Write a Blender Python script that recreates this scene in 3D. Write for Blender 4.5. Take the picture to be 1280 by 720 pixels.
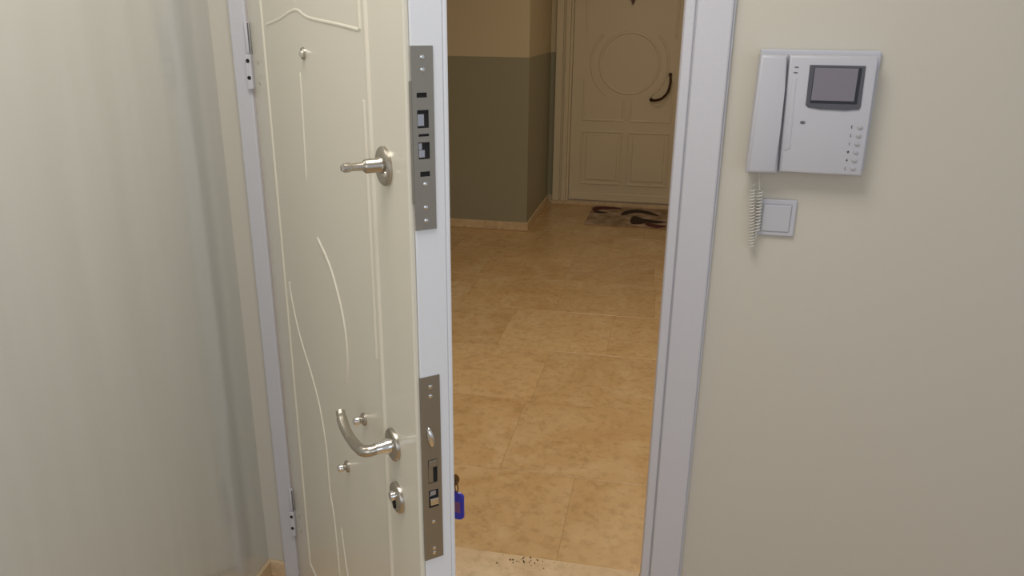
import bpy, bmesh, math, random
from mathutils import Vector, Matrix
random.seed(7)
for o in list(bpy.data.objects): bpy.data.objects.remove(o)
C = bpy.context.scene.collection
S = bpy.context.scene

# ---------------------------------------------------------------- camera
cam_d = bpy.data.cameras.new('camera'); cam = bpy.data.objects.new('camera', cam_d); C.objects.link(cam)
cam_d.sensor_width = 36; cam_d.lens = 976/1280*36; cam_d.clip_start = .02
R = [[0.9806931, 0.07368944, -0.1811378], [0.19525989, -0.31828522, 0.9276681], [0.01070586, -0.94512665, -0.32652871]]
M = Matrix(((R[0][0], -R[0][1], -R[0][2], 0), (R[1][0], -R[1][1], -R[1][2], 0), (R[2][0], -R[2][1], -R[2][2], 1.58), (0, 0, 0, 1)))
cam.matrix_world = M; S.camera = cam

# ---------------------------------------------------------------- light and exposure
w = bpy.data.worlds.new('world'); S.world = w; w.use_nodes = True
w.node_tree.nodes['Background'].inputs[0].default_value = (.80, .88, 1, 1)
w.node_tree.nodes['Background'].inputs[1].default_value = .55
S.view_settings.view_transform = 'Standard'; S.view_settings.look = 'None'
S.view_settings.exposure = 0; S.view_settings.gamma = 1; S.view_settings.use_curve_mapping = False

def area(name, loc, target, sx, sy, power, col):
    l = bpy.data.lights.new(name, 'AREA'); l.shape = 'RECTANGLE'; l.size = sx; l.size_y = sy; l.energy = power; l.color = col
    o = bpy.data.objects.new(name, l); C.objects.link(o); o.location = loc
    o.rotation_euler = (Vector(target)-Vector(loc)).to_track_quat('-Z', 'Y').to_euler(); return o
area('ceiling_light', (-.38, .74, 2.60), (-.50, 1.1, 0), .8, .7, 19.5, (1, .96, .90))
area('window_and_fill_light', (2.3, -2.0, 1.7), (-.5, 1.4, 1.1), 1.5, 1.5, 9, (.80, .89, 1))
area('window_and_fill_light', (-.35, -2.4, 1.7), (-.5, 1.4, 1.1), 1.4, 1.6, 11, (.97, .97, 1))  # added fill, no window here; brightens the left wall and door face
area('landing_and_fill_light', (-.35, 2.8, 2.62), (-.35, 2.8, 0), .4, .4, 26, (1, .87, .70))
area('landing_and_fill_light', (-.1, 5.2, 2.62), (-.1, 5.3, 0), .3, .3, 4, (1, .84, .58))  # added fill to lift the far door end, no known lamp

# ---------------------------------------------------------------- materials
def mat(name, col, rough=.5, metal=0, spec=.5, coat=0, bump=None, emis=None):
    m = bpy.data.materials.new(name); m.use_nodes = True; n = m.node_tree.nodes; L = m.node_tree.links; b = n['Principled BSDF']
    b.inputs['Base Color'].default_value = (*col, 1); b.inputs['Roughness'].default_value = rough
    b.inputs['Metallic'].default_value = metal; b.inputs['Specular IOR Level'].default_value = spec; b.inputs['Coat Weight'].default_value = coat
    b.inputs['Coat Roughness'].default_value = .09
    if bump:
        for sc, st, dist in [bump]:
            tc = n.new('ShaderNodeTexCoord'); mp = n.new('ShaderNodeMapping'); L.new(tc.outputs['Object'], mp.inputs[0])
            mp.inputs['Scale'].default_value = sc if isinstance(sc, tuple) else (sc, sc, sc)
            t = n.new('ShaderNodeTexNoise'); t.inputs['Scale'].default_value = 1; t.inputs['Detail'].default_value = 2
            L.new(mp.outputs[0], t.inputs['Vector'])
            bp = n.new('ShaderNodeBump'); bp.inputs['Strength'].default_value = st; bp.inputs['Distance'].default_value = dist
            L.new(t.outputs['Fac'], bp.inputs['Height']); L.new(bp.outputs[0], b.inputs['Normal'])
    return m
cream_wall = mat('cream_wall_paint', (.57, .54, .465), .55, spec=.35, bump=(40, .12, .002))
gloss_wall = mat('satin_cream_wall_paint', (.565, .565, .53), .12, spec=.5, coat=.8, bump=((2.2, 7, .7), .8, .012))
gb = gloss_wall.node_tree.nodes['Principled BSDF']; gb.inputs['IOR'].default_value = 1.9; gb.inputs['Coat IOR'].default_value = 1.75
ceil_m = mat('ceiling_paint', (.75, .73, .68), .8)
white_steel = mat('white_powder_coat', (.56, .56, .60), .34, spec=.55, bump=(300, .6, .0008))
edge_steel = mat('white_door_edge_paint', (.80, .825, .87), .38, spec=.5, bump=(300, .12, .0004))
door_cream = mat('cream_lacquer', (.755, .72, .61), .30, spec=.5, coat=.15, bump=((6, 6, 3), .12, .003))
bead_cream = mat('cream_moulding', (.78, .735, .62), .3, spec=.5, coat=.15)
nickel = mat('satin_nickel', (.50, .46, .40), .27, 1, bump=((300, 300, 300), .05, .0003))
plate_m = mat('brushed_lock_steel', (.33, .30, .25), .40, .85, bump=((200, 200, 20), .25, .0005))
bright_m = mat('bright_steel', (.75, .73, .70), .15, 1)
dark_m = mat('hole_shade_black', (.008, .007, .007), .7)  # flat black standing in for the shade inside holes and slots
bolt_m = mat('grey_bolt_steel', (.42, .42, .46), .35, .7)
plastic = mat('white_plastic', (.50, .505, .55), .38, spec=.45)
plastic2 = mat('pale_grey_plastic', (.44, .445, .485), .4)
button_m = mat('button_grey_plastic', (.40, .40, .42), .4)
print_m = mat('dark_grey_print', (.13, .13, .14), .5)
bezel_m = mat('dark_screen_bezel', (.085, .085, .10), .25)
screen_m = mat('grey_screen_glass', (.20, .185, .215), .12, spec=.6)
screen_sh = mat('black_screen_border', (.012, .012, .016), .3)
cord_m = mat('grey_white_cord', (.60, .59, .54), .5)
landing_paint = mat('landing_cream_paint', (.60, .53, .385), .6, bump=(40, .1, .002))
dado_m = mat('grey_green_dado_paint', (.315, .305, .23), .42, spec=.4)
far_white = mat('landing_door_lacquer', (.72, .645, .50), .35)
bronze = mat('dark_bronze', (.07, .035, .02), .3, .7)
blue_m = mat('blue_translucent_plastic', (.035, .03, .42), .3)
paper_m = mat('maroon_key_paper', (.20, .07, .17), .6)
brass = mat('aged_brass_key', (.20, .12, .05), .35, .8)
chip_m = mat('pale_screw_cap', (.45, .42, .32), .5)

def marble(name, c1, c2, c3, rough=.22, scale=3.0, vary=True):
    m = bpy.data.materials.new(name); m.use_nodes = True; n = m.node_tree.nodes; L = m.node_tree.links; b = n['Principled BSDF']
    tc = n.new('ShaderNodeTexCoord'); oi = n.new('ShaderNodeObjectInfo'); add = n.new('ShaderNodeVectorMath'); add.operation = 'ADD'
    mul = n.new('ShaderNodeMath'); mul.operation = 'MULTIPLY'; mul.inputs[1].default_value = 37
    L.new(oi.outputs['Random'], mul.inputs[0]); L.new(tc.outputs['Object'], add.inputs[0]); L.new(mul.outputs[0], add.inputs[1])
    a = n.new('ShaderNodeTexNoise'); a.inputs['Scale'].default_value = scale; a.inputs['Detail'].default_value = 7; a.inputs['Roughness'].default_value = .62; a.inputs['Distortion'].default_value = 1.2
    L.new(add.outputs[0], a.inputs['Vector'])
    r = n.new('ShaderNodeValToRGB'); e = r.color_ramp.elements
    e[0].position = .30; e[0].color = (*c1, 1); e[1].position = .72; e[1].color = (*c3, 1); k = r.color_ramp.elements.new(.5); k.color = (*c2, 1)
    L.new(a.outputs['Fac'], r.inputs[0])
    v = n.new('ShaderNodeTexNoise'); v.inputs['Scale'].default_value = scale*9; v.inputs['Detail'].default_value = 5; v.inputs['Roughness'].default_value = .7; L.new(add.outputs[0], v.inputs['Vector'])
    r2 = n.new('ShaderNodeValToRGB'); r2.color_ramp.elements[0].position = .30; r2.color_ramp.elements[0].color = (.72, .68, .62, 1); r2.color_ramp.elements[1].position = .52; r2.color_ramp.elements[1].color = (1, 1, 1, 1)
    L.new(v.outputs['Fac'], r2.inputs[0])
    mx = n.new('ShaderNodeMix'); mx.data_type = 'RGBA'; mx.blend_type = 'MULTIPLY'; mx.inputs[0].default_value = .8
    L.new(r.outputs[0], mx.inputs[6]); L.new(r2.outputs[0], mx.inputs[7])
    hs = n.new('ShaderNodeHueSaturation'); mr = n.new('ShaderNodeMapRange'); mr.inputs[3].default_value = .95; mr.inputs[4].default_value = 1.05
    L.new(oi.outputs['Random'], mr.inputs[0]); L.new(mr.outputs[0], hs.inputs['Value']); L.new(mx.outputs[2], hs.inputs['Color'])
    L.new(hs.outputs[0], b.inputs['Base Color']); b.inputs['Roughness'].default_value = rough
    return m
tile_m = marble('honey_marble', (.53, .335, .15), (.60, .405, .205), (.67, .49, .28), rough=.27)
sill_m = marble('pale_sill_marble', (.58, .43, .26), (.66, .51, .33), (.74, .60, .41), rough=.35)
grout_m = mat('tan_grout', (.54, .37, .19), .8)

def mat_rug():
    m = bpy.data.materials.new('leaf_print_mat'); m.use_nodes = True; n = m.node_tree.nodes; L = m.node_tree.links; b = n['Principled BSDF']
    tc = n.new('ShaderNodeTexCoord'); t = n.new('ShaderNodeTexNoise'); t.inputs['Scale'].default_value = 9; t.inputs['Detail'].default_value = 3
    L.new(tc.outputs['Object'], t.inputs['Vector']); r = n.new('ShaderNodeValToRGB')
    r.color_ramp.elements[0].color = (.25, .17, .09, 1); r.color_ramp.elements[1].color = (.48, .355, .28, 1)
    r.color_ramp.elements[0].position = .35; r.color_ramp.elements[1].position = .65
    L.new(t.outputs['Fac'], r.inputs[0]); L.new(r.outputs[0], b.inputs['Base Color']); b.inputs['Roughness'].default_value = .95; return m
rug_m = mat_rug()
leaf_dark = mat('dark_leaf_pile', (.035, .02, .014), .95)
leaf_red = mat('maroon_leaf_pile', (.10, .022, .02), .95)

# ---------------------------------------------------------------- helpers
def bm_new(): return bmesh.new()
def bx(bm, x0, x1, y0, y1, z0, z1, bev=0):
    r = bmesh.ops.create_cube(bm, size=1); vs = r['verts']
    for v in vs: v.co = Vector((x0+(v.co.x+.5)*(x1-x0), y0+(v.co.y+.5)*(y1-y0), z0+(v.co.z+.5)*(z1-z0)))
    if bev:
        es = list({e for v in vs for e in v.link_edges})
        bmesh.ops.bevel(bm, geom=es, offset=bev, segments=2, affect='EDGES', profile=.5)
    return bm
def lathe(bm, prof, origin, axis, seg=24, sy=1.0):
    """prof: list (radius, distance along axis)."""
    axis = Vector(axis).normalized(); q = axis.to_track_quat('Z', 'Y').to_matrix(); o = Vector(origin); rings = []
    for r, h in prof:
        rings.append([bm.verts.new(o+q@Vector((max(r, 1e-5)*math.cos(2*math.pi*k/seg), sy*max(r, 1e-5)*math.sin(2*math.pi*k/seg), h))) for k in range(seg)])
    for a, b in zip(rings, rings[1:]):
        for k in range(seg): bm.faces.new((a[k], a[(k+1) % seg], b[(k+1) % seg], b[k]))
    bm.faces.new(rings[0][::-1]); bm.faces.new(rings[-1]); return bm
def tube(bm, pts, rad, seg=10, flat=None):
    """swept tube; rad number or list; flat=(normal, factor) squashes along normal."""
    P = [Vector(p) for p in pts]; rings = []
    ref = Vector(flat[0]) if flat else None
    prev = None
    for i, p in enumerate(P):
        t = (P[min(i+1, len(P)-1)]-P[max(i-1, 0)]).normalized()
        if ref: u = ref-t*ref.dot(t)
        elif prev is None: u = t.orthogonal()
        else: u = prev-t*prev.dot(t)
        u.normalize(); prev = u; v = t.cross(u); r = rad[i] if isinstance(rad, (list, tuple)) else rad
        fu = flat[1] if flat else 1
        rings.append([bm.verts.new(p+u*r*fu*math.cos(2*math.pi*k/seg)+v*r*math.sin(2*math.pi*k/seg)) for k in range(seg)])
    for a, b in zip(rings, rings[1:]):
        for k in range(seg): bm.faces.new((a[k], a[(k+1) % seg], b[(k+1) % seg], b[k]))
    bm.faces.new(rings[0][::-1]); bm.faces.new(rings[-1]); return bm
def spline(pts, n=10):
    P = [Vector(p) for p in pts]; out = []
    for i in range(len(P)-1):
        a = P[max(i-1, 0)]; b = P[i]; c = P[i+1]; d = P[min(i+2, len(P)-1)]
        for k in range(n):
            t = k/n; out.append(.5*((2*b)+(c-a)*t+(2*a-5*b+4*c-d)*t*t+(3*b-a-3*c+d)*t**3))
    out.append(P[-1]); return out
def prism(bm, pts2, y0, y1, bev=0):
    """outline in XZ extruded along Y."""
    a = [bm.verts.new((x, y0, z)) for x, z in pts2]; b = [bm.verts.new((x, y1, z)) for x, z in pts2]; n = len(a)
    fs = [bm.faces.new(a), bm.faces.new(b[::-1])]
    for k in range(n): fs.append(bm.faces.new((a[k], b[k], b[(k+1) % n], a[(k+1) % n])))
    if bev: bmesh.ops.bevel(bm, geom=list(fs[0].edges), offset=bev, segments=3, affect='EDGES', profile=.5)
    return bm
def obj(name, bm, m, parent=None, smooth=False, loc=None, label=None):
    bmesh.ops.recalc_face_normals(bm, faces=bm.faces)
    me = bpy.data.meshes.new(name); bm.to_mesh(me); bm.free(); me.materials.append(m)
    if smooth:
        me.polygons.foreach_set('use_smooth', [True]*len(me.polygons)); me.set_sharp_from_angle(angle=math.radians(40))
    o = bpy.data.objects.new(name, me); C.objects.link(o)
    if parent: o.parent = parent
    if loc: o.location = loc
    if label: o['label'] = label
    return o
def tag(o, label, cat=None, group=None, kind=None):
    o['label'] = label
    if cat: o['category'] = cat
    if group: o['group'] = group
    if kind: o['kind'] = kind
    return o
def empty(name, loc, rz=0):
    o = bpy.data.objects.new(name, None); C.objects.link(o); o.location = loc; o.rotation_euler = (0, 0, rz); o.empty_display_size = .1; return o
def box_obj(name, m, parent, *a, bev=0, label=None): return obj(name, bx(bm_new(), *a, bev=bev), m, parent, label=label)

# ================================================================ ROOM SHELL
XL = -1.073; YW = 1.76; YB = 1.985; CEIL = 2.65; JR = .015; TOPZ = 2.10
bm = bm_new()                                     # wall with the door opening
bx(bm, XL-.1, -1.012, YW, YB, 0, CEIL); bx(bm, .105, 2.7, YW, YB, 0, CEIL); bx(bm, -1.012, .105, YW, YB, TOPZ+.06, CEIL)
tag(obj('wall_front', bm, cream_wall), 'cream painted wall around the open entrance door, carrying the video intercom', 'wall', kind='structure')
tag(box_obj('wall_left', gloss_wall, None, XL-.1, XL, -2.6, YW, 0, CEIL), 'satin cream side wall left of the open door with soft reflections', 'wall', kind='structure')
tag(box_obj('floor', grout_m, None, XL, 2.7, -2.6, YW, -.05, -.002), 'indoor floor of the flat below the open door', 'floor', kind='structure')
rf = bpy.data.objects['floor']
me_tile = None
def tile_mesh(sx, sy, name='tile'):
    b = bx(bm_new(), -sx/2, sx/2, -sy/2, sy/2, -.0036, 0); 
    me = bpy.data.meshes.new(name); top = [e for e in b.edges if all(v.co.z > -.001 for v in e.verts)]
    bmesh.ops.bevel(b, geom=top, offset=.0008, segments=1, affect='EDGES'); b.to_mesh(me); b.free(); me.materials.append(tile_m); return me
tm = tile_mesh(.597, .597)
for i in range(2):
    for j in range(3):
        o = bpy.data.objects.new('tile', tm); C.objects.link(o); o.parent = rf; o.location = (XL+.3+.6*i, YW-.3-.6*j, .002)
tag(box_obj('ceiling', ceil_m, None, XL-.1, 2.7, -2.6, YB, CEIL, CEIL+.05), 'plain white ceiling over the room inside the door', 'ceiling', kind='structure')
# marble skirting in the room, in the corner behind the door
def skirting(name, label, *a):
    o = box_obj(name, sill_m, None, *a, bev=.002); tag(o, label, 'skirting', kind='structure'); return o
skirting('baseboard_left', 'low tan marble skirting along the side wall', XL, XL+.012, -2.5, YW-.012, .002, .052)
skirting('baseboard_front', 'short tan marble skirting piece between corner and door frame', XL, -1.013, YW-.012, YW, .002, .052)
skirting('baseboard_right', 'tan marble skirting right of the door frame under the intercom', .118, 2.7, YW-.012, YW, .002, .052)

# ---------------------------------------------------------------- entrance frame (steel)
fr = empty('trim_1', (0, YW, 0)); tag(fr, 'white powder-coated steel frame of the open entrance door', 'door frame', kind='structure')
def F(name, x0, x1, y0, y1, z0, z1, bev=.002, m=white_steel):
    return obj(name, bx(bm_new(), x0, x1, y0-YW, y1-YW, z0, z1, bev=bev), m, fr)
F('casing', .040, .113, 1.738, YW, 0, TOPZ+.075, .004)                 # right face
F('casing', -1.012, -.969, 1.738, YW, 0, TOPZ+.075, .004)              # left face
F('casing', -.978, .040, 1.738, YW, TOPZ, TOPZ+.075, .004)             # head
F('casing_lip', .113, .118, 1.750, YW, 0, TOPZ+.075, .001)
F('jamb', JR, .105, YW, YB, 0, TOPZ+.06, .002)
F('jamb', .0165, .037, 1.742, YW, 0, TOPZ, .003)                         # inner rebate step beside the groove
F('jamb', -1.012, -.982, YW, YB, 0, TOPZ+.06, .002)
F('jamb', -.982, JR, YW, YB, TOPZ, TOPZ+.06, .002)
F('door_seal', .037, .040, 1.746, YW, .002, TOPZ, 0, m=plastic2)
# threshold stone
tag(box_obj('threshold', sill_m, None, -.981, JR-.0005, YW+.002, YB+.003, -.04, .006, bev=.003), 'pale marble threshold stone in the doorway with dirt crumbs', 'threshold', kind='structure')
bm = bm_new()
for k in range(26):
    a = random.gauss(-.33, .045); b = random.gauss(YB-.018, .012); r = random.uniform(.0012, .0032)
    if b > YB-.001: b = YB-.004
    lathe(bm, [(r, 0), (r*.9, r*.5), (r*.3, r*.9)], (a, b, .006), (0, 0, 1), 6)
cr = obj('dirt_crumbs', bm, mat('dark_brown_dirt', (.10, .06, .03), .9)); tag(cr, 'scattered dark dirt crumbs on the pale threshold stone', 'dirt', kind='stuff')

# ================================================================ LANDING (stairwell) beyond the door
YF = 6.92; COLX = -1.035; COLY = 5.86
hf = box_obj('floor', grout_m, None, -3.2, 1.3, YB, 7.2, -.05, -.0012); tag(hf, 'honey marble tiled landing floor seen through the doorway', 'floor', kind='structure')
P = .56; bm = None
big = tile_mesh(P-.0012, P-.0012)
nrow = 0; y = YB+.004
rows = [(YB+.004, 2.465)]; yy = 2.465
while yy < 6.9: rows.append((yy, min(yy+P, 6.918))); yy += P
for ri, (y0, y1) in enumerate(rows):
    off = [-.24, -.52, -.50, -.22, -.56, -.02, -.34, -.12, -.4][ri % 9]
    k = -6
    while True:
        x0 = off+k*P; x1 = x0+P; k += 1
        if x0 > 1.3: break
        x0c = max(x0, -3.2); x1c = min(x1, 1.3)
        if x1c-x0c < .02: continue
        full = abs((x1c-x0c)-P) < 1e-4 and abs((y1-y0)-P) < 1e-4
        me = big if full else tile_mesh(x1c-x0c-.0012, y1-y0-.0012)
        o = bpy.data.objects.new('tile', me); C.objects.link(o); o.parent = hf; o.location = ((x0c+x1c)/2, (y0+y1)/2, .001)
# walls of the landing
def wall(name, label, *a, m=landing_paint):
    o = box_obj(name, m, None, *a); tag(o, label, 'wall', kind='structure'); return o
def dado(par, *a): return obj('dado', bx(bm_new(), *a), dado_m, par, label='grey green painted lower band')
wc = wall('wall_column', 'projecting landing wall with grey green lower half, left of the far door', -3.2, COLX, COLY, YF, 0, CEIL)
dado(wc, -3.2, COLX+.002, COLY-.002, YF-.001, .06, 1.31)
wf = empty('wall_far', (0, YF, 0)); tag(wf, 'end wall of the landing holding the closed white door', 'wall', kind='structure')
obj('wall_panel', bx(bm_new(), COLX, -.965, 0, .25, 0, CEIL), landing_paint, wf)
obj('wall_panel', bx(bm_new(), .24, 1.3, 0, .25, 0, CEIL), landing_paint, wf)
obj('wall_panel', bx(bm_new(), -.965, .24, 0, .25, 2.16, CEIL), landing_paint, wf)
obj('dado', bx(bm_new(), COLX+.002, -.985, -.002, 0, .07, 1.31), dado_m, wf)
wr = wall('wall_landing_right', 'landing side wall hidden right of the doorway', 1.3, 1.4, YB, 7.2, 0, CEIL)
wl = wall('wall_landing_left', 'landing side wall hidden left of the doorway', -3.3, -3.2, YB, 7.2, 0, CEIL)
tag(box_obj('wall_landing_near', landing_paint, None, -3.2, XL-.1, YB-.05, YB, 0, CEIL), 'landing side of the wall beside the entrance door', 'wall', kind='structure')
tag(box_obj('ceiling', ceil_m, None, -3.3, 1.4, YB+.001, 7.2, CEIL, CEIL+.05), 'plain ceiling over the stair landing', 'ceiling', kind='structure')
sk = tag(box_obj('baseboard_column', sill_m, None, -3.2, COLX+.014, COLY-.014, YF-.002, .002, .068, bev=.003), 'tan marble skirting around the projecting grey green wall', 'skirting', kind='structure')
# far door frame
ff = empty('trim_2', (0, YF, 0)); tag(ff, 'white moulded frame of the closed far door', 'door frame', kind='structure')
for a in ((-.985, -.925, -.035, 0), (-.925, -.905, -.022, 0), (-.905, -.865, -.045, 0), (-.865, -.845, -.015, .06)):
    obj('casing', bx(bm_new(), a[0], a[1], a[2], a[3], .03, 2.16, bev=.004), far_white, ff)
for a in ((.205, .265, -.035, 0), (.185, .205, -.022, 0), (.145, .185, -.045, 0), (.125, .145, -.015, .06)):
    obj('casing', bx(bm_new(), a[0], a[1], a[2], a[3], .03, 2.16, bev=.004), far_white, ff)
obj('casing', bx(bm_new(), -.845, .125, -.04, .03, 2.10, 2.20, bev=.004), far_white, ff)
tag(box_obj('threshold', sill_m, None, -.99, .27, YF-.07, YF+.06, .001, .030, bev=.003), 'low marble step under the closed far door', 'threshold', kind='structure')
# far door, classical relief
fd = empty('door_2', (-.36, YF+.01, .03)); tag(fd, 'closed white panelled door at the far end of the landing', 'door', kind='structure')
obj('door_leaf', bx(bm_new(), -.483, .483, 0, .045, .004, 2.065, bev=.003), far_white, fd)
obj('bottom_rail', bx(bm_new(), -.46, .46, -.010, 0, .01, .075, bev=.003), far_white, fd)
def ring(r, zc, xc=0, n=40, w=.012, a0=0, a1=360):
    pts = [(xc+r*math.cos(math.radians(a0+(a1-a0)*k/n)), -.001, zc+r*math.sin(math.radians(a0+(a1-a0)*k/n))) for k in range(n+1)]
    return tube(bm_new(), pts, w, 8, flat=((0, 1, 0), .6))
obj('round_moulding', ring(.25, 1.20), far_white, fd, True)
obj('round_moulding', ring(.325, 1.20, a0=135, a1=235, n=20), far_white, fd, True)
obj('round_moulding', ring(.325, 1.20, a0=-55, a1=45, n=20), far_white, fd, True)
def rect_mould(x0, x1, z0, z1, w=.010):
    b = bm_new()
    for p in (((x0, z0), (x1, z0)), ((x1, z0), (x1, z1)), ((x1, z1), (x0, z1)), ((x0, z1), (x0, z0))):
        tube(b, [(p[0][0], -.001, p[0][1]), (p[1][0], -.001, p[1][1])], w, 8, flat=((0, 1, 0), .7))
    obj('panel_moulding', b, far_white, fd, True)
    obj('raised_panel', bx(bm_new(), x0+.035, x1-.035, -.006, 0, z0+.035, z1-.035, bev=.005), far_white, fd)
rect_mould(-.375, -.03, .16, .62); rect_mould(.03, .375, .16, .62)
b = bm_new()
for s in (-1, 1):
    tube(b, [(s*.375, -.001, 1.06), (s*.375, -.001, .72)], .010, 8, flat=((0, 1, 0), .7)); tube(b, [(s*.375, -.001, .72), (s*.03, -.001, .72)], .010, 8, flat=((0, 1, 0), .7))
    tube(b, [(s*.03, -.001, .72), (s*.03, -.001, .90)], .010, 8, flat=((0, 1, 0), .7)); tube(b, [(s*.375, -.001, 1.40), (s*.375, -.001, 1.93)], .010, 8, flat=((0, 1, 0), .7))
tube(b, [(-.375, -.001, 1.93), (.375, -.001, 1.93)], .010, 8, flat=((0, 1, 0), .7))
obj('panel_moulding', b, far_white, fd, True)
h = spline([(.345, -.035, 1.115), (.350, -.06, 1.06), (.335, -.068, .98), (.29, -.066, .925), (.235, -.055, .905), (.20, -.035, .905)], 6)
hd = obj('pull_handle', tube(bm_new(), h, [.014]+[.011]*(len(h)-2)+[.013], 10), bronze, fd, True, label='curved dark bronze pull handle')
b = bm_new()
for p in ((.345, 1.115), (.20, .905)): lathe(b, [(.016, 0), (.016, .006), (.008, .012), (.008, .04)], (p[0], 0, p[1]), (0, -1, 0), 14)
obj('handle_post', b, bronze, hd, True)
kn = obj('door_knocker', prism(bm_new(), [(-.045, 1.80), (.045, 1.80), (.035, 1.745), (.012, 1.69), (0, 1.665), (-.012, 1.69), (-.035, 1.745)], -.03, 0, .006), bronze, fd, label='dark bronze pointed knocker')
# doormat
dm = empty('doormat', (-.285, 6.50, .002)); tag(dm, 'small tan doormat with dark and maroon leaf shapes before the far door', 'doormat')
obj('mat_base', bx(bm_new(), -.325, .345, -.33, .33, 0, .008, bev=.003), rug_m, dm)
def leaf(pts, wid, m, lab):
    sp = spline([(x, y_, .0085) for x, y_ in pts], 8); n = len(sp)
    rad = [max(.006, 1.35*wid*math.sin(math.pi*(k+.6)/(n+.4))) for k in range(n)]
    obj('leaf_motif', tube(bm_new(), sp, rad, 8, flat=((0, 0, 1), .06)), m, dm, True, label=lab)
leaf([(-.29, .12), (-.26, .24), (-.17, .27), (-.06, .26)], .045, leaf_red, 'maroon curved leaf shape')
leaf([(-.29, .12), (-.24, .09), (-.17, .08)], .028, leaf_dark, 'dark leaf shape')
leaf([(-.05, .02), (.02, .17), (.12, .20), (.26, .07)], .045, leaf_dark, 'dark curved leaf shape')
leaf([(.06, .02), (.10, -.15), (.06, -.26)], .05, leaf_dark, 'dark leaf shape')
leaf([(.12, -.06), (.2, -.14), (.32, -.13)], .042, leaf_dark, 'dark leaf shape')
leaf([(.16, -.2), (.24, -.28), (.33, -.27)], .04, leaf_red, 'maroon leaf shape')

# ================================================================ ENTRANCE DOOR (open)
WD = .97; TH = .0625; HT = 2.075; Z0 = .012
door = empty('door_1', (-.97, 1.75, 0), math.radians(-49.714))
tag(door, 'open cream entrance door with white edge, two lock plates and lever handle', 'door', kind='structure')
obj('door_leaf', bx(bm_new(), .0015, WD, .008, TH-.008, Z0, HT, bev=.0015), edge_steel, door, label='white steel door body')
obj('inner_panel', bx(bm_new(), .004, WD-.002, 0, .008, Z0+.004, HT-.004, bev=.0025), door_cream, door, label='cream lacquered inner face')
obj('outer_panel', bx(bm_new(), .003, WD-.001, TH-.008, TH, Z0+.004, HT-.004, bev=.0025), edge_steel, door)
def bead(path, wd=.0075, n=10, smooth_path=True):
    pts = [(s, .0003, z) for s, z in path]; pts = spline(pts, n) if smooth_path and len(pts) > 2 else pts
    r = [wd]*len(pts)
    if len(pts) > 4: r[0] = wd*.4; r[-1] = wd*.4
    return obj('moulding', tube(bm_new(), pts, r, 8, flat=((0, 1, 0), .42)), bead_cream, door, True)
for s in (.148, .823): bead([(s, .16), (s, 1.93)], .0085)
bead([(.148, .16), (.823, .16)], .0085); bead([(.148, 1.93), (.823, 1.93)], .0085)
bead([(.797, 1.035), (.797, 1.46)], .006);
bead([(.795, 1.90), (.795, 1.563), ], .006)
bead([(.792, 1.561), (.679, 1.568), (.517, 1.577), (.43, 1.59), (.30, 1.573), (.178, 1.561)], .0035)
bead([(.434, 1.48), (.428, 1.37), (.420, 1.271)], .005)
bead([(.429, 1.60), (.427, 1.72), (.425, 1.85)], .005)
bead([(.470, 1.165), (.546, 1.128), (.592, 1.081), (.621, 1.026), (.625, .961), (.607, .904)], .006)
bead([(.19, .99), (.203, .947), (.253, .874), (.337, .807), (.387, .749), (.417, .663), (.420, .559), (.440, .486), (.452, .339)], .0055)
bead([(.495, .50), (.515, .41), (.57, .31)], .005)

def screw(par, y, z, r=.0032, x=WD+.0022, name='screw'):
    b = lathe(bm_new(), [(r, 0), (r, .0006), (r*.6, .0011)], (x, y, z), (1, 0, 0), 14)
    return obj(name, b, bright_m, par, True)
def lock_plate(z0, z1, y0, y1, holes):
    """steel plate on the edge with real rectangular cut-outs; holes = (z centre, height, y centre, width)."""
    t0, t1 = WD, WD+.0022; b = bm_new(); zc = z0
    hs = sorted(holes)
    for (c, hgt, yc, wd) in hs:
        bx(b, t0, t1, y0, y1, zc, c-hgt/2)
        bx(b, t0, t1, y0, yc-wd/2, c-hgt/2, c+hgt/2); bx(b, t0, t1, yc+wd/2, y1, c-hgt/2, c+hgt/2)
        zc = c+hgt/2
    bx(b, t0, t1, y0, y1, zc, z1)
    pl = obj('lock_plate', b, plate_m, door, label='brushed grey steel lock plate')
    b = bm_new()
    for (c, hgt, yc, wd) in hs: bx(b, t0-.0004, t0+.0003, yc-wd/2, yc+wd/2, c-hgt/2, c+hgt/2)
    obj('bolt_hole_shade', b, dark_m, pl)  # dark sheet behind the cut-outs paints the shade of their depth
    return pl
def bolt(par, z0, z1, y0, y1, out=.0045, m=bolt_m, name='bolt'):
    return obj(name, bx(bm_new(), WD, WD+out, y0, y1, z0, z1, bev=.0008), m, par)
p1 = lock_plate(1.297, 1.545, .0075, .0390, [(1.482, .0065, .0215, .0145), (1.4505, .024, .0225, .0165), (1.429, .0035, .023, .015), (1.408, .023, .023, .0165), (1.376, .007, .0235, .0145)])
obj('backing_plate', bx(bm_new(), WD-.001, WD+.0014, .0048, .0078, 1.335, 1.500), plate_m, p1)
bolt(p1, 1.441, 1.457, .0150, .0245, .0016); bolt(p1, 1.3985, 1.409, .0155, .0245, .0016); bolt(p1, 1.409, 1.4185, .0155, .0205, .0016)
for z in (1.531, 1.515, 1.362, 1.329, 1.310): screw(p1, .0232, z)
p2 = lock_plate(.741, 1.069, .0065, .0385, [(.905, .042, .0235, .0155), (.855, .032, .0240, .0165)])
bolt(p2, .8845, .918, .0165, .0245, .0016, plate_m); bolt(p2, .913, .925, .0165, .0305, .004, plate_m)
bolt(p2, .845, .857, .0170, .0310, .006, bright_m); bolt(p2, .860, .868, .0185, .0285, .0012)
for z in (1.052, 1.036, .812, .752, .761): screw(p2, .0228, z)
b = bm_new()                                                   # rounded roller latch
bmesh.ops.create_uvsphere(b, u_segments=20, v_segments=12, radius=1)
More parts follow.
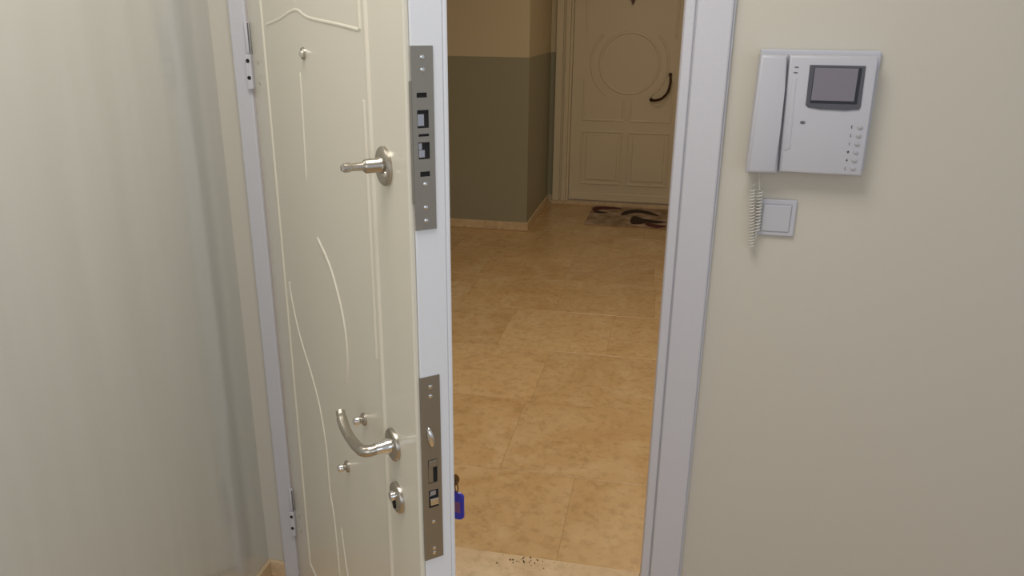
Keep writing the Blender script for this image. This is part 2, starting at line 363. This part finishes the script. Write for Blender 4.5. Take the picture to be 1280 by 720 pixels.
for v in b.verts: v.co = Vector((WD+.001+v.co.x*.010, .0205+v.co.y*.0062-v.co.z*.0022, .966+v.co.z*.0185))
obj('roller_latch', b, bright_m, p2, True, label='shiny rounded steel latch')

# --- lever handle, inner side (-y)
def rose(parent, s, z, r, name='rose', m=nickel, d=.008):
    return obj(name, lathe(bm_new(), [(r, 0), (r, d*.55), (r*.93, d*.85), (r*.80, d), (.001, d)], (s, 0, z), (0, -1, 0), 36), m, parent, True)
lv = obj('lever_handle', tube(bm_new(), spline([(.866, -.004, .905), (.866, -.024, .905), (.866, -.041, .904), (.858, -.051, .902), (.842, -.054, .900), (.815, -.055, .898), (.788, -.0555, .900), (.765, -.055, .906), (.748, -.0535, .914), (.738, -.052, .920)], 5),
    [.0095]*10+[.0098]*8+[.0092]*8+[.0088]*8+[.0092]*6+[.0080]*5+[.004], 14, flat=((0, 0, 1), 1.0)), nickel, door, True, label='satin nickel curved lever')
rose(lv, .866, .905, .0285, 'lever_rose')
obj('lever_neck', lathe(bm_new(), [(.013, 0), (.013, .012), (.0105, .016), (.0100, .030)], (.866, -.004, .905), (0, -1, 0), 20), bright_m, lv, True)
# --- lower cylinder escutcheon with thumb turn
es = rose(door, .876, .808, .0275, 'cylinder_escutcheon')
obj('lock_cylinder', lathe(bm_new(), [(.0085, .006), (.0085, .014), (.0078, .0155), (.001, .0155)], (.876, 0, .814), (0, -1, 0), 20), bright_m, es, True, label='bright round cylinder face')
obj('key_slot', bx(bm_new(), .872, .8795, -.0102, -.0078, .789, .8045, bev=.001), dark_m, es)
# --- upper lock rose with turning knob
ur = rose(door, .880, 1.374, .0290, 'turn_knob_rose')
kn = obj('turn_knob', lathe(bm_new(), [(.0125, .006), (.0125, .010), (.0105, .013), (.0105, .030), (.0085, .033), (.0062, .035), (.0055, .052), (.0068, .055), (.0068, .062), (.004, .0645)], (.880, 0, 1.376), (0, -1, 0), 24), nickel, ur, True, label='cylindrical nickel turn knob')
obj('knob_tip', bx(bm_new(), .8745, .8855, -.0665, -.050, 1.371, 1.380, bev=.002), nickel, kn)
obj('grub_screw', lathe(bm_new(), [(.0042, 0), (.0042, .004), (.002, .0055)], (.900, -.006, 1.366), (0, -1, 0), 12), bright_m, ur, True)
# --- peephole
pe = obj('peephole', lathe(bm_new(), [(.0115, 0), (.0115, .003), (.0095, .005), (.006, .0052), (.006, .003), (.001, .003)], (.472, 0, 1.515), (0, -1, 0), 24), nickel, door, True, label='small round metal peephole')
obj('peephole_cover', lathe(bm_new(), [(.0062, .004), (.0062, .008), (.003, .0105), (.001, .0107)], (.478, 0, 1.515), (0, -1, 0), 16), bright_m, pe, True)
# --- two through-bolt caps
for s, z in ((.712, .878), (.581, .706)):
    k = obj('bolt_cap', lathe(bm_new(), [(.0125, 0), (.0125, .003), (.0108, .005), (.0065, .0065), (.0065, .011)], (s, 0, z), (0, -1, 0), 24), nickel, door, True)
    obj('cap_nut', lathe(bm_new(), [(.0068, .010), (.0085, .0115), (.0085, .017), (.006, .021), (.002, .0225)], (s, 0, z), (0, -1, 0), 20), bright_m, k, True)
# --- exterior cylinder rose that holds the key
obj('outer_escutcheon', lathe(bm_new(), [(.026, 0), (.026, .006), (.012, .010), (.009, .014), (.001, .014)], (.878, TH, .812), (0, 1, 0), 24), nickel, door, True)
# --- pale screw caps near the hinges
for z in (1.479, 1.434, .262, .216):
    obj('screw_cap', lathe(bm_new(), [(.0050, 0), (.0050, .001), (.002, .0014)], (.070, 0, z), (0, -1, 0), 14), chip_m, door, True)
# --- hinges
def hinge(zt):
    # the knuckle pin stands square to the frame, so the sockets look straight into the room
    a = math.radians(49.714); dx, dy = .0035, -.0155
    hx = obj('hinge', lathe(bm_new(), [(.0058, 0), (.0066, .002), (.0066, .068), (.0058, .070)], (0, 0, zt-.070), (0, 0, 1), 20), white_steel, door, True, label='white steel hinge with two screw sockets')
    hx.location = (dx*math.cos(a)-dy*math.sin(a), dx*math.sin(a)+dy*math.cos(a), 0); hx.rotation_euler = (0, 0, a)
    obj('hinge_knuckle', bx(bm_new(), -.0078, .0068, -.0085, .006, zt-.150, zt-.0715, bev=.002), white_steel, hx)
    obj('hinge_gap_shade', bx(bm_new(), .0042, .0064, -.0066, -.003, zt-.068, zt-.002, bev=.0008), print_m, hx)  # solid dark strip drawn for the shade in the slit
    for dz in (-.086, -.124):
        obj('socket_shade', lathe(bm_new(), [(.0046, 0), (.0046, .0010), (.001, .0011)], (-.0005, -.0082, zt+dz), (0, -1, 0), 14), dark_m, hx)  # black disc paints the shaded inside of each screw socket
hinge(1.566); hinge(.322)

# ================================================================ KEYS in the outer lock
ks = empty('key_bunch', door.matrix_basis @ Vector((0, 0, 0)))
ks.location = Vector((-.97, 1.75, 0))+Matrix.Rotation(math.radians(-49.714), 3, 'Z') @ Vector((.880, .0680, .812)); ks.rotation_euler = (0, 0, math.radians(-49.714))
tag(ks, 'key with small ring and blue plastic tag hanging at the door outer edge', 'keys')
b = bm_new(); bx(b, -.001, .001, -.004, .022, -.0035, .0035, bev=.0005)
obj('key_blade', b, brass, ks)
b = bm_new(); prof = [(.022+.011+.011*math.cos(a*math.pi/8), .012*math.sin(a*math.pi/8)) for a in range(16)]
va = [b.verts.new((-.0012, p, q)) for p, q in prof]; vb = [b.verts.new((.0012, p, q)) for p, q in prof]
b.faces.new(va); b.faces.new(vb[::-1])
for k in range(16): b.faces.new((va[k], vb[k], vb[(k+1) % 16], va[(k+1) % 16]))
obj('key_head', b, brass, ks)
pts = [(.002+.007*math.sin(2*math.pi*k/24), .037, -.012+.011*math.cos(2*math.pi*k/24)) for k in range(25)]
obj('key_ring', tube(bm_new(), pts, .0011, 8), brass, ks, True)
KT = obj('key_tag', prism(bm_new(), [(.0145*math.cos(a), (-.0295-.0) + .008*math.sin(a) if math.sin(a) > 0 else (-.069)+.008*math.sin(a)) for a in [math.pi*(k+.5)/8 for k in range(16)]], -.0025, .0025, .0012), blue_m, ks, label='blue plastic key tag')
KT.location = (.002, .037, -.002); KT.rotation_euler = (0, 0, math.radians(38))
obj('tag_paper', bx(bm_new(), -.0085, .0085, -.0030, .0030, -.062, -.040, bev=.0005), paper_m, KT)

# ================================================================ VIDEO INTERCOM
ic = empty('intercom', (.285, YW, 1.396)); tag(ic, 'white wall-mounted video intercom with handset and small grey screen', 'intercom')
def I(v): return (v[0]-.285, v[1]-1.396)
YI = 1.715-YW                                                   # front face depth
def L(x0, x1, y0, y1, z0, z1): return (x0-.285, x1-.285, y0, y1, z0-1.396, z1-1.396)
obj('back_plate', bx(bm_new(), *L(.176, .410, -.012, -.001, 1.282, 1.526), bev=.003), plastic, ic)
obj('body', prism(bm_new(), [I(p) for p in ((.229, 1.516), (.398, 1.5165), (.4015, 1.277), (.236, 1.279))], YI, -.010, .006), plastic, ic, True)
obj('handset_cradle', prism(bm_new(), [I(p) for p in ((.173, 1.514), (.232, 1.514), (.238, 1.279), (.172, 1.279))], YI+.016, -.010, .003), plastic2, ic, True)
hs = obj('handset', prism(bm_new(), [I(p) for p in ((.172, 1.517), (.2245, 1.515), (.2265, 1.45), (.2275, 1.36), (.2325, 1.276), (.168, 1.2755))], YI-.008, YI+.018, .008), plastic, ic, True, label='white handset')
obj('hook_slot', bx(bm_new(), *L(.2415, .2490, YI-.0006, YI+.002, 1.4915, 1.4940)), print_m, ic)
obj('hook_slot', bx(bm_new(), *L(.2405, .2480, YI-.0006, YI+.002, 1.4810, 1.4835)), print_m, ic)
# concave ridge beside handset
obj('grip_channel', prism(bm_new(), [I(p) for p in ((.2395, 1.470), (.2475, 1.472), (.2520, 1.330), (.2410, 1.325))], YI-.0012, YI+.002, .001), plastic, ic, True)
sc = obj('screen_bezel', prism(bm_new(), [I(p) for p in ((.270, 1.498), (.3755, 1.498), (.3775, 1.420), (.375, 1.413), (.350, 1.4105), (.300, 1.4115), (.277, 1.4145), (.2715, 1.419))], YI-.0025, YI+.002, .001), bezel_m, ic, label='dark screen bezel')
obj('screen_border', bx(bm_new(), *L(.2790, .3690, YI-.0032, YI, 1.4235, 1.4935), bev=.0003), screen_sh, sc)  # black strip, wider along the right and bottom of the screen
obj('screen', bx(bm_new(), *L(.2800, .3625, YI-.0040, YI, 1.4290, 1.4930), bev=.0003), screen_m, sc, label='grey glass screen')
obj('indicator', lathe(bm_new(), [(.0052, 0), (.0052, .001), (.003, .0018)], (.270-.285, YI, 1.384-1.396), (0, -1, 0), 16, sy=.62), print_m, ic, True)
for k in range(6):
    z = 1.3775-k*.0168-1.396; x = .3825-.285-k*.0003
    obj('call_button', lathe(bm_new(), [(.0050, 0), (.0050, .0016), (.0038, .0024), (.001, .0026)], (x, YI, z), (0, -1, 0), 18, sy=.85), button_m, ic, True)
# small printed marks beside the buttons
xk = .3665-.285
def mark(name, rects, k):
    b = bm_new(); z = 1.3775-k*.0168-1.396
    for (x0, x1, z0, z1) in rects: bx(b, xk+x0, xk+x1, YI-.0003, YI+.001, z+z0, z+z1)
    obj(name, b, print_m, ic)
mark('printed_mark', [(-.001, .001, -.003, .002), (-.0025, .0025, .002, .003)], 0)
mark('printed_mark', [(-.0008, .0008, -.003, .003), (.001, .0025, -.003, -.002)], 1)
mark('printed_mark', [(-.0006, .0006, -.003, .003)], 2)
mark('printed_mark', [(-.0022, .0022, -.001, .0015), (-.001, .001, -.003, .003)], 3)
mark('printed_mark', [(-.002, .002, -.0008, .0008), (-.0008, .0008, -.0028, .0028)], 4)
mark('printed_mark', [(-.002, -.001, -.003, .003), (-.002, .002, -.003, -.002)], 5)
# coiled cord hanging in two strands
def coil(a, b, rad, turns, n=12, amp=0):
    a = Vector(a); b = Vector(b); t = (b-a).normalized(); u = t.orthogonal().normalized(); v = t.cross(u); N = turns*n
    return [a+(b-a)*(k/N)+(u*math.cos(2*math.pi*k/n)+v*math.sin(2*math.pi*k/n))*rad for k in range(N+1)]
def W(x, y, z): return Vector((x-.285, y, z-1.396))
p1_ = [W(.198, -.030, 1.280), W(.1985, -.029, 1.268), W(.201, -.028, 1.25), W(.203, -.027, 1.238)]
c1 = coil(W(.205, -.022, 1.236), W(.208, -.020, 1.145), .0056, 13)
c2 = coil(W(.2005, -.020, 1.105), W(.1880, -.022, 1.236), .0060, 20)
pts = p1_+c1+[W(.208, -.020, 1.135), W(.2035, -.020, 1.112)]+c2+[W(.1895, -.022, 1.243), W(.196, -.020, 1.252), W(.206, -.018, 1.256), W(.2065, -.016, 1.281)]
obj('coiled_cord', tube(bm_new(), pts, .0014, 6), cord_m, ic, True, label='pale coiled handset cord')
# ================================================================ LIGHT SWITCH
sw = empty('light_switch', (.2465, YW, 1.172)); tag(sw, 'square white light switch below the intercom, partly behind its cord', 'switch')
obj('switch_plate', bx(bm_new(), -.041, .041, -.008, -.0005, -.041, .041, bev=.003), plastic, sw)
rk = obj('rocker', bx(bm_new(), -.0295, .0295, -.0112, -.007, -.0305, .0295, bev=.002), plastic, sw)
rk.rotation_euler = (math.radians(2.2), 0, 0)
b = bm_new()
for a in ((-.0315, .0315, .030, .0315), (-.0315, .0315, -.0325, -.031), (-.0315, -.030, -.031, .030), (.030, .0315, -.031, .030)): bx(b, a[0], a[1], -.0083, -.007, a[2], a[3])
obj('rocker_gap', b, button_m, sw)
